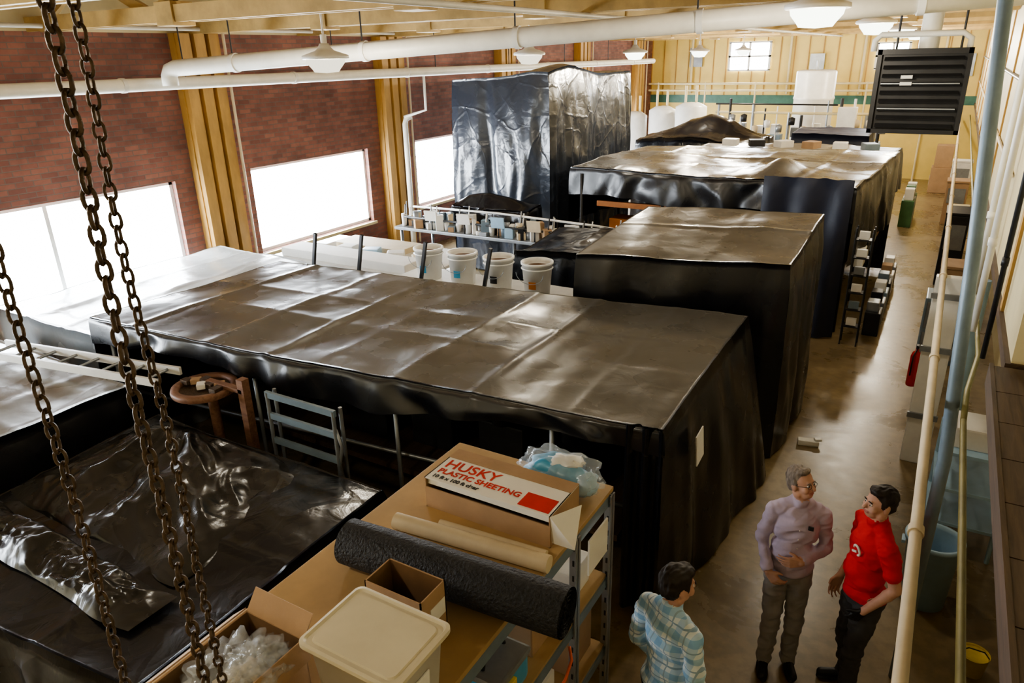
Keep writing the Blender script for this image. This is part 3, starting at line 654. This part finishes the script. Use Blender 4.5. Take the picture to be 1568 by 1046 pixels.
for x,y,r,m in ((.42,6.5,.025,WHITE),(.48,5.9,.018,DARKM),(.44,7.6,.03,PIPEW)):
    b=B(); b.tube([(x,y,2.3),(x,y,5.6)],r,m,12); b.tube([(x-.001,y,3.0),(x,y,3.06)],r*1.3,m,12); b.done('riser_pipe',0)
b=B()
for z,m,r,x in ((3.35,BEIGE,.02,.525),(4.1,GREYM,.02,.525)): b.cyl((x,7.8,z),(x,29.5,z),r,m,seg=8)
b.done('wall_conduit',0)
b=B(); b.box((.26,8.5,1.1),(.27,.14,2.2),WHITE,None,.02); b.box((.26,8.42,2.0),(.3,.04,.06),GREYM); b.box((.26,8.42,.6),(.3,.04,.06),GREYM); b.box((.26,8.42,1.4),(.3,.04,.06),GREYM)
b.cyl((.55,8.5,0),(.55,8.5,2.2),.07,BLUEL,seg=14); b.done('white_duct',0)
b=B(); b.lathe([(0,0),(.055,.0),(.06,.02),(.06,.4),(.045,.45),(.02,.47),(.02,.5),(0,.5)],(.10,9.7,.42),REDP,24); b.box((.10,9.7,.95),(.03,.08,.04),DARKM); b.tube([(.10,9.67,.93),(.07,9.58,.85),(.07,9.57,.6)],.01,BLACKR)
b.box((.2,9.75,.7),(.05,.1,1.4),DARKM); b.done('fire_extinguisher',0)
b=B(); b.box((.35,12,.5),(.5,.6,1.0),BLUEG,None,.02); b.box((.35,11.69,.75),(.44,.01,.4),GREYM,None,.01); b.box((.35,11.69,.28),(.44,.01,.4),GREYM,None,.01); b.box((.35,11.67,.75),(.1,.02,.02),DARKM); b.done('tool_cabinet',0)
b=B(); b.lathe([(0,.01),(.17,.0),(.2,.6),(.22,.6),(.225,.64),(.2,.64),(.195,.6),(.165,.04),(0,.04)],(.46,6.0,0),BLUEL,36)
for s in (-1,1): b.box((.46+s*.22,6.0,.55),(.03,.1,.03),BLUEL,None,.005)
b.done('trash_can',0)
b=B()
for x in (.42,.95):
    for y in (6.8,7.5): b.cyl((x,y,0),(x,y,1.05),.02,BLUEL,seg=8)
for z in (.3,.65,1.02): b.bb((.4,6.78,z),(.97,7.52,z+.03),BLUEL)
b.bb((.5,6.9,1.05),(.8,7.3,1.25),WHITE,.02); b.done('utility_cart',0)
b=B(); b.lathe([(0,0),(.08,0),(.1,.18),(.105,.18),(.09,.16),(0,.16)],(.82,5.3,0),YELP,20); b.tube([(.72,5.3,.16),(.77,5.25,.25),(.87,5.25,.25),(.92,5.3,.16)],.005,DARKM); b.done('yellow_bucket',0)
for k,(x,y,sx,sy,h,m) in enumerate(((.45,14.2,.4,.6,.9,CARD),(.4,16.5,.4,.8,1.4,DARKM),(.45,19,.4,.8,1.0,CREAM),(.4,22.5,.5,.6,1.1,CARD),(.45,25,.5,.5,1.3,WHITE))):
    b=B(); b.box((x,y,h/2),(sx,sy,h),m,None,.02); b.box((x,y-sy/2-.005,h*.7),(sx*.8,.01,h*.35),GREYM); b.box((x,y,h+.03),(sx*1.05,sy*1.05,.05),m,None,.01); b.done('storage_cabinet',0)
b=B(); b.box((-.85,8.3,.035),(.24,.1,.07),PAPER,(0,0,.2),.02); b.box((-.75,8.33,.08),(.08,.06,.03),WHITE,(0,0,.5),.01); b.done('paper_scrap',0)

# ------------------------------------------------------------------ people
def human(name,loc,yaw,P,height=1.76,wid=.92):
    prims=[]
    def cap(a,r0,c,r1,t): prims.append(('c',V(a),V(c),r0,r1,t))
    def el(c,r,t,R=None): prims.append(('e',V(c),V(r),R,None,t))
    sh,pa,sk,ha,so=P['shirt'],P['pants'],SKIN,P['hair'],P['shoes']
    hx=P.get('hip',0)
    for s in (-1,1):
        kn=V(P['knee'][0 if s<0 else 1]); an=V(P['ankle'][0 if s<0 else 1]); hp=V((s*.085+hx,0,.9))
        cap(hp,.095,kn,.068,pa); cap(kn,.068,an+V((0,0,.01)),.058,pa); cap(an+V((0,.01,-.02)),.062,an+V((0,0,.03)),.059,pa)
        toe=an+V((s*.03,.17,-.055)); el(an+V((0,-.01,-.045)),(.042,.055,.045),so); cap(an+V((0,.02,-.045)),.04,toe,.036,so); el(an+V((s*.015,.08,-.075)),(.048,.14,.02),so)
    el((hx,0,.93),(.165,.12,.12),pa); el((hx,-.05,.9),(.135,.09,.1),pa)
    el((hx*.9,.0,.965),(.176,.134,.09),sh); el((hx*.5,.015,1.1),(.158,.127,.17),sh); el((0,.0,1.29),(.165,.118,.19),sh); el((0,-.02,1.38),(.17,.1,.09),sh)
    cap((-.15,-.015,1.415),.058,(.15,-.015,1.415),.058,sh)
    for s in (-1,1): cap((s*.14,-.02,1.425),.05,(s*.03,-.02,1.49),.05,sh)
    cap((0,-.015,1.485),.062,(0,-.005,1.515),.058,sh)
    cap((0,-.012,1.47),.052,(0,.012,1.60),.05,sk)
    hy,hpitch=P.get('head',(0,0)); piv=V((0,0,1.55)); HR=Matrix.Rotation(math.radians(hy),3,'Z')@Matrix.Rotation(math.radians(hpitch),3,'X')
    def H(p): return piv+HR@(V(p)-piv)
    def hel(c,r,t): el(H(c),r,t,HR)
    hel((0,.0,1.67),(.074,.092,.088),sk); hel((0,.03,1.635),(.063,.068,.09),sk); hel((0,.045,1.575),(.046,.05,.038),sk)
    cap(H((-.03,.0,1.58)),.045,H((.03,.0,1.58)),.045,sk)
    cap(H((0,.095,1.655)),.009,H((0,.115,1.622)),.015,sk); cap(H((-.03,.088,1.672)),.009,H((.03,.088,1.672)),.009,sk)
    cap(H((-.018,.092,1.588)),.008,H((.018,.092,1.588)),.008,LIP)
    for s in (-1,1): hel((s*.077,-.002,1.635),(.012,.022,.033),sk); hel((s*.04,.07,1.62),(.025,.025,.03),sk)
    if P['hairstyle']=='short':
        hel((0,-.018,1.695),(.083,.097,.08),ha); hel((0,-.045,1.65),(.077,.065,.085),ha); hel((0,.04,1.735),(.062,.05,.035),ha)
        for s in (-1,1): hel((s*.066,.012,1.672),(.018,.03,.04),ha)
    else:
        hel((0,-.024,1.695),(.083,.092,.078),ha); hel((0,-.045,1.65),(.079,.065,.085),ha); hel((.01,.03,1.74),(.06,.05,.026),ha)
        for s in (-1,1): hel((s*.068,-.005,1.665),(.02,.03,.045),ha)
    def hand(w,d,n,side,curl,t):
        w=V(w); d=V(d).normalized(); side=V(side); side=(side-d*side.dot(d)).normalized(); n=V(n); n=(n-d*n.dot(d)-side*n.dot(side)).normalized()
        L=[.085,.095,.088,.07]
        for i in range(4):
            bs=w+d*(.09-.004*abs(i-1))+side*(.034-.0225*i); cap(w+d*.008+side*(.018-.012*i),.017,bs,.0125,t)
            q=bs; ang=0
            for j,fr in enumerate((.45,.31,.24)):
                ang+=curl*(.7 if j==0 else 1.0)+i*.04; dd=d*math.cos(ang)+n*math.sin(ang)+side*(.05*(1.5-i)); q2=q+dd.normalized()*L[i]*fr*1.05; cap(q,.0095-.001*j,q2,.0086-.001*j,t); q=q2
        q=w+d*.025+side*.026; q1=q+(d*.65+side*.7+n*.25).normalized()*.042; q2=q1+(d*.85+side*.25+n*.4).normalized()*.034; cap(w+d*.02,.018,q,.015,t); cap(q,.0135,q1,.0115,t); cap(q1,.0112,q2,.0092,t)
    for s,key in ((-1,'L'),(1,'R')):
        A=P[key]; S0=V((s*.18,-.015,1.40)); E=V(A['e']); W=V(A['w'])
        if P['sleeve']=='long':
            cap(S0,.058,E,.048,sh); we=W+(E-W).normalized()*.03; cap(E,.048,we,.038,sh); cap(we,.033,W,.027,sk)
        else:
            m_=S0.lerp(E,.62); cap(S0,.06,m_,.06,sh); cap(m_,.046,E,.041,sk); el(E.lerp(W,.25),(.042,.042,.042),sk); cap(E,.041,W,.027,sk)
        hand(W,A['d'],A['n'],A['t'],A.get('c',.4),A.get('m',sk))
    b=B()
    for q in prims:
        if q[0]=='c':
            _,a,c,r0,r1,t=q; b.cyl(a,c,r0,SKIN,r1,20,True)
            for p,r in ((a,r0),(c,r1)): b.ell(p,(r,r,r),SKIN,16)
        else:
            _,c,r,R,_n,t=q; e=R.to_euler() if R else None; b.ell(c,r,SKIN,28,e)
    tmp=b.done('tmp_body',0); off=tmp.location.copy()
    md=tmp.modifiers.new('r','REMESH'); md.mode='VOXEL'; md.voxel_size=.0058; md.adaptivity=0
    sm=tmp.modifiers.new('s','SMOOTH'); sm.factor=.5; sm.iterations=5
    dg=bpy.context.evaluated_depsgraph_get(); dg.update(); ev=tmp.evaluated_get(dg); me=bpy.data.meshes.new_from_object(ev)
    bpy.data.objects.remove(tmp); me.materials.clear()
    nv=len(me.vertices); co=np.empty(nv*3); me.vertices.foreach_get('co',co); co=co.reshape(-1,3)+np.array(off)
    mats=[]; 
    for q in prims:
        if q[5] not in mats: mats.append(q[5])
    def dists(X):
        best=np.full(len(X),9.); idx=np.zeros(len(X),int)
        for q in prims:
            if q[0]=='c':
                a=np.array(q[1]);c=np.array(q[2]);ba=c-a;h=np.clip((X-a)@ba/max(ba@ba,1e-9),0,1)
                d=np.linalg.norm(X-a-h[:,None]*ba,axis=1)-(q[3]+(q[4]-q[3])*h)
            else:
                Y=X-np.array(q[1])
                if q[3] is not None: Y=Y@np.array(q[3])
                r=np.array(q[2]); k0=np.linalg.norm(Y/r,axis=1); k1=np.linalg.norm(Y/(r*r),axis=1); d=k0*(k0-1)/np.maximum(k1,1e-6)
            m_=d<best; best[m_]=d[m_]; idx[m_]=mats.index(q[5])
        return idx
    vi=dists(co); nr=np.empty(nv*3); me.vertices.foreach_get('normal',nr); nr=nr.reshape(-1,3)
    cl=[mats.index(x) for x in (sh,pa) if x in mats]; hi_=mats.index(ha)
    amp=np.zeros(nv)
    for i in range(nv):
        if vi[i] in cl:
            x,y,z=co[i]; amp[i]=.016*noise.noise(V((x*8+z*5,y*8,z*15+5)))+.008*(1-2*abs(noise.noise(V((x*11+z*12,y*11-z*6,z*13)))))
        elif vi[i]==hi_:
            x,y,z=co[i]; amp[i]=.007*noise.noise(V((x*60,y*25,z*35)))
    co+=nr*amp[:,None]
    me.vertices.foreach_set('co',co.reshape(-1))
    for m in mats: me.materials.append(m)
    nf=len(me.polygons); ce=np.empty(nf*3); me.polygons.foreach_get('center',ce); fi=dists(ce.reshape(-1,3))
    me.polygons.foreach_set('material_index',fi.astype(np.int32)); me.polygons.foreach_set('use_smooth',np.ones(nf,bool)); me.update()
    sc=height/1.77
    ob=bpy.data.objects.new(name,me); COL.objects.link(ob); ob.location=V(loc); ob.rotation_euler=(0,0,math.radians(yaw)); ob.scale=(sc*wid,sc*.97,sc)
    b=B()
    for s in (-1,1):
        b.ell(H((s*.029,.087,1.648)),(.013,.009,.008),EYEW,12); b.ell(H((s*.029,.094,1.648)),(.006,.004,.006),DARKM,10)
        b.tube([H((s*.013,.099,1.668)),H((s*.03,.1,1.672)),H((s*.046,.092,1.667))],.004,ha,6)
        if P.get('glasses'):
            b.tube([H((s*.031+.02*math.cos(a),.104,1.648+.016*math.sin(a))) for a in [2*math.pi*k/16 for k in range(16)]],.0016,DARKM,5,True)
            b.tube([H((s*.051,.103,1.652)),H((s*.078,.05,1.652)),H((s*.08,-.005,1.65))],.0016,DARKM,5)
    if P.get('pocket'):
        b.box((-.08,.118,1.36),(.04,.012,.03),DARKM,(.1,0,-.2),.004)
        for k in range(5): b.ell((0,.132,1.04+.075*k),(.005,.004,.005),PAPER,8)
    if P.get('logo'):
        b.tube([(-.05+.04*math.cos(a),.125+.004*math.sin(a),1.31+.032*math.sin(a)) for a in [2*math.pi*k/20 for k in range(15)]],.008,PAPER,6)
        b.box((-.03,.13,1.29),(.05,.008,.014),PAPER,(0,.4,.1))
    f=b.done('face_details',0); f.parent=ob
    return ob

human('man_in_lilac_shirt',(-.47,4.66,0),196,dict(shirt=LILAC,pants=GREYC,hair=HAIRG,shoes=BLACKR,hairstyle='thin',sleeve='long',glasses=True,pocket=True,head=(46,12),hip=.015,
  knee=((-.08,.02,.48),(.10,.03,.48)),ankle=((-.08,-.02,.095),(.11,.02,.095)),
  L=dict(e=(-.235,-.03,1.14),w=(-.04,.165,1.10),d=(1,.1,-.08),n=(0,-1,.0),t=(0,0,1),c=.3),
  R=dict(e=(.24,-.03,1.14),w=(.19,.14,.97),d=(-.7,.3,-.6),n=(-.3,-1,0),t=(-.4,.2,1),c=.5)),1.76)
human('man_in_red_tshirt',(.01,4.64,0),122,dict(shirt=RED,pants=DARKC,hair=HAIRD,shoes=BLACKR,hairstyle='short',sleeve='short',logo=True,head=(4,4),hip=-.02,
  knee=((-.10,.05,.48),(.10,.0,.48)),ankle=((-.11,.05,.095),(.12,-.06,.095)),
  L=dict(e=(-.255,-.07,1.13),w=(-.20,.09,.92),d=(.25,.5,-.8),n=(1,-.2,-.3),t=(.1,.8,.6),c=.6,m=BLACKR),
  R=dict(e=(.25,-.07,1.13),w=(.21,.06,.90),d=(-.1,.4,-.9),n=(-1,0,0),t=(0,1,.3),c=.45)),1.77,.95)
human('man_in_plaid_shirt',(-.90,3.2,0),-28,dict(shirt=PLAID,pants=NAVYC,hair=HAIRD,shoes=BLACKR,hairstyle='short',sleeve='long',head=(-12,-8),
  knee=((-.10,.03,.48),(.10,.03,.48)),ankle=((-.12,0,.095),(.12,0,.095)),
  L=dict(e=(-.25,-.04,1.14),w=(-.23,.1,.92),d=(.05,.3,-1),n=(1,0,0),t=(0,1,.2),c=.35),
  R=dict(e=(.25,-.04,1.14),w=(.22,.12,.93),d=(-.05,.3,-1),n=(-1,0,0),t=(0,1,.2),c=.35)),1.80,.97)

w=bpy.data.worlds.new('World'); S.world=w; w.use_nodes=True
bg=w.node_tree.nodes['Background']; bg.inputs[0].default_value=(.8,.88,1,1); bg.inputs[1].default_value=.6
try: S.view_settings.look='AgX - Medium High Contrast'
except Exception as e: print('look',e)
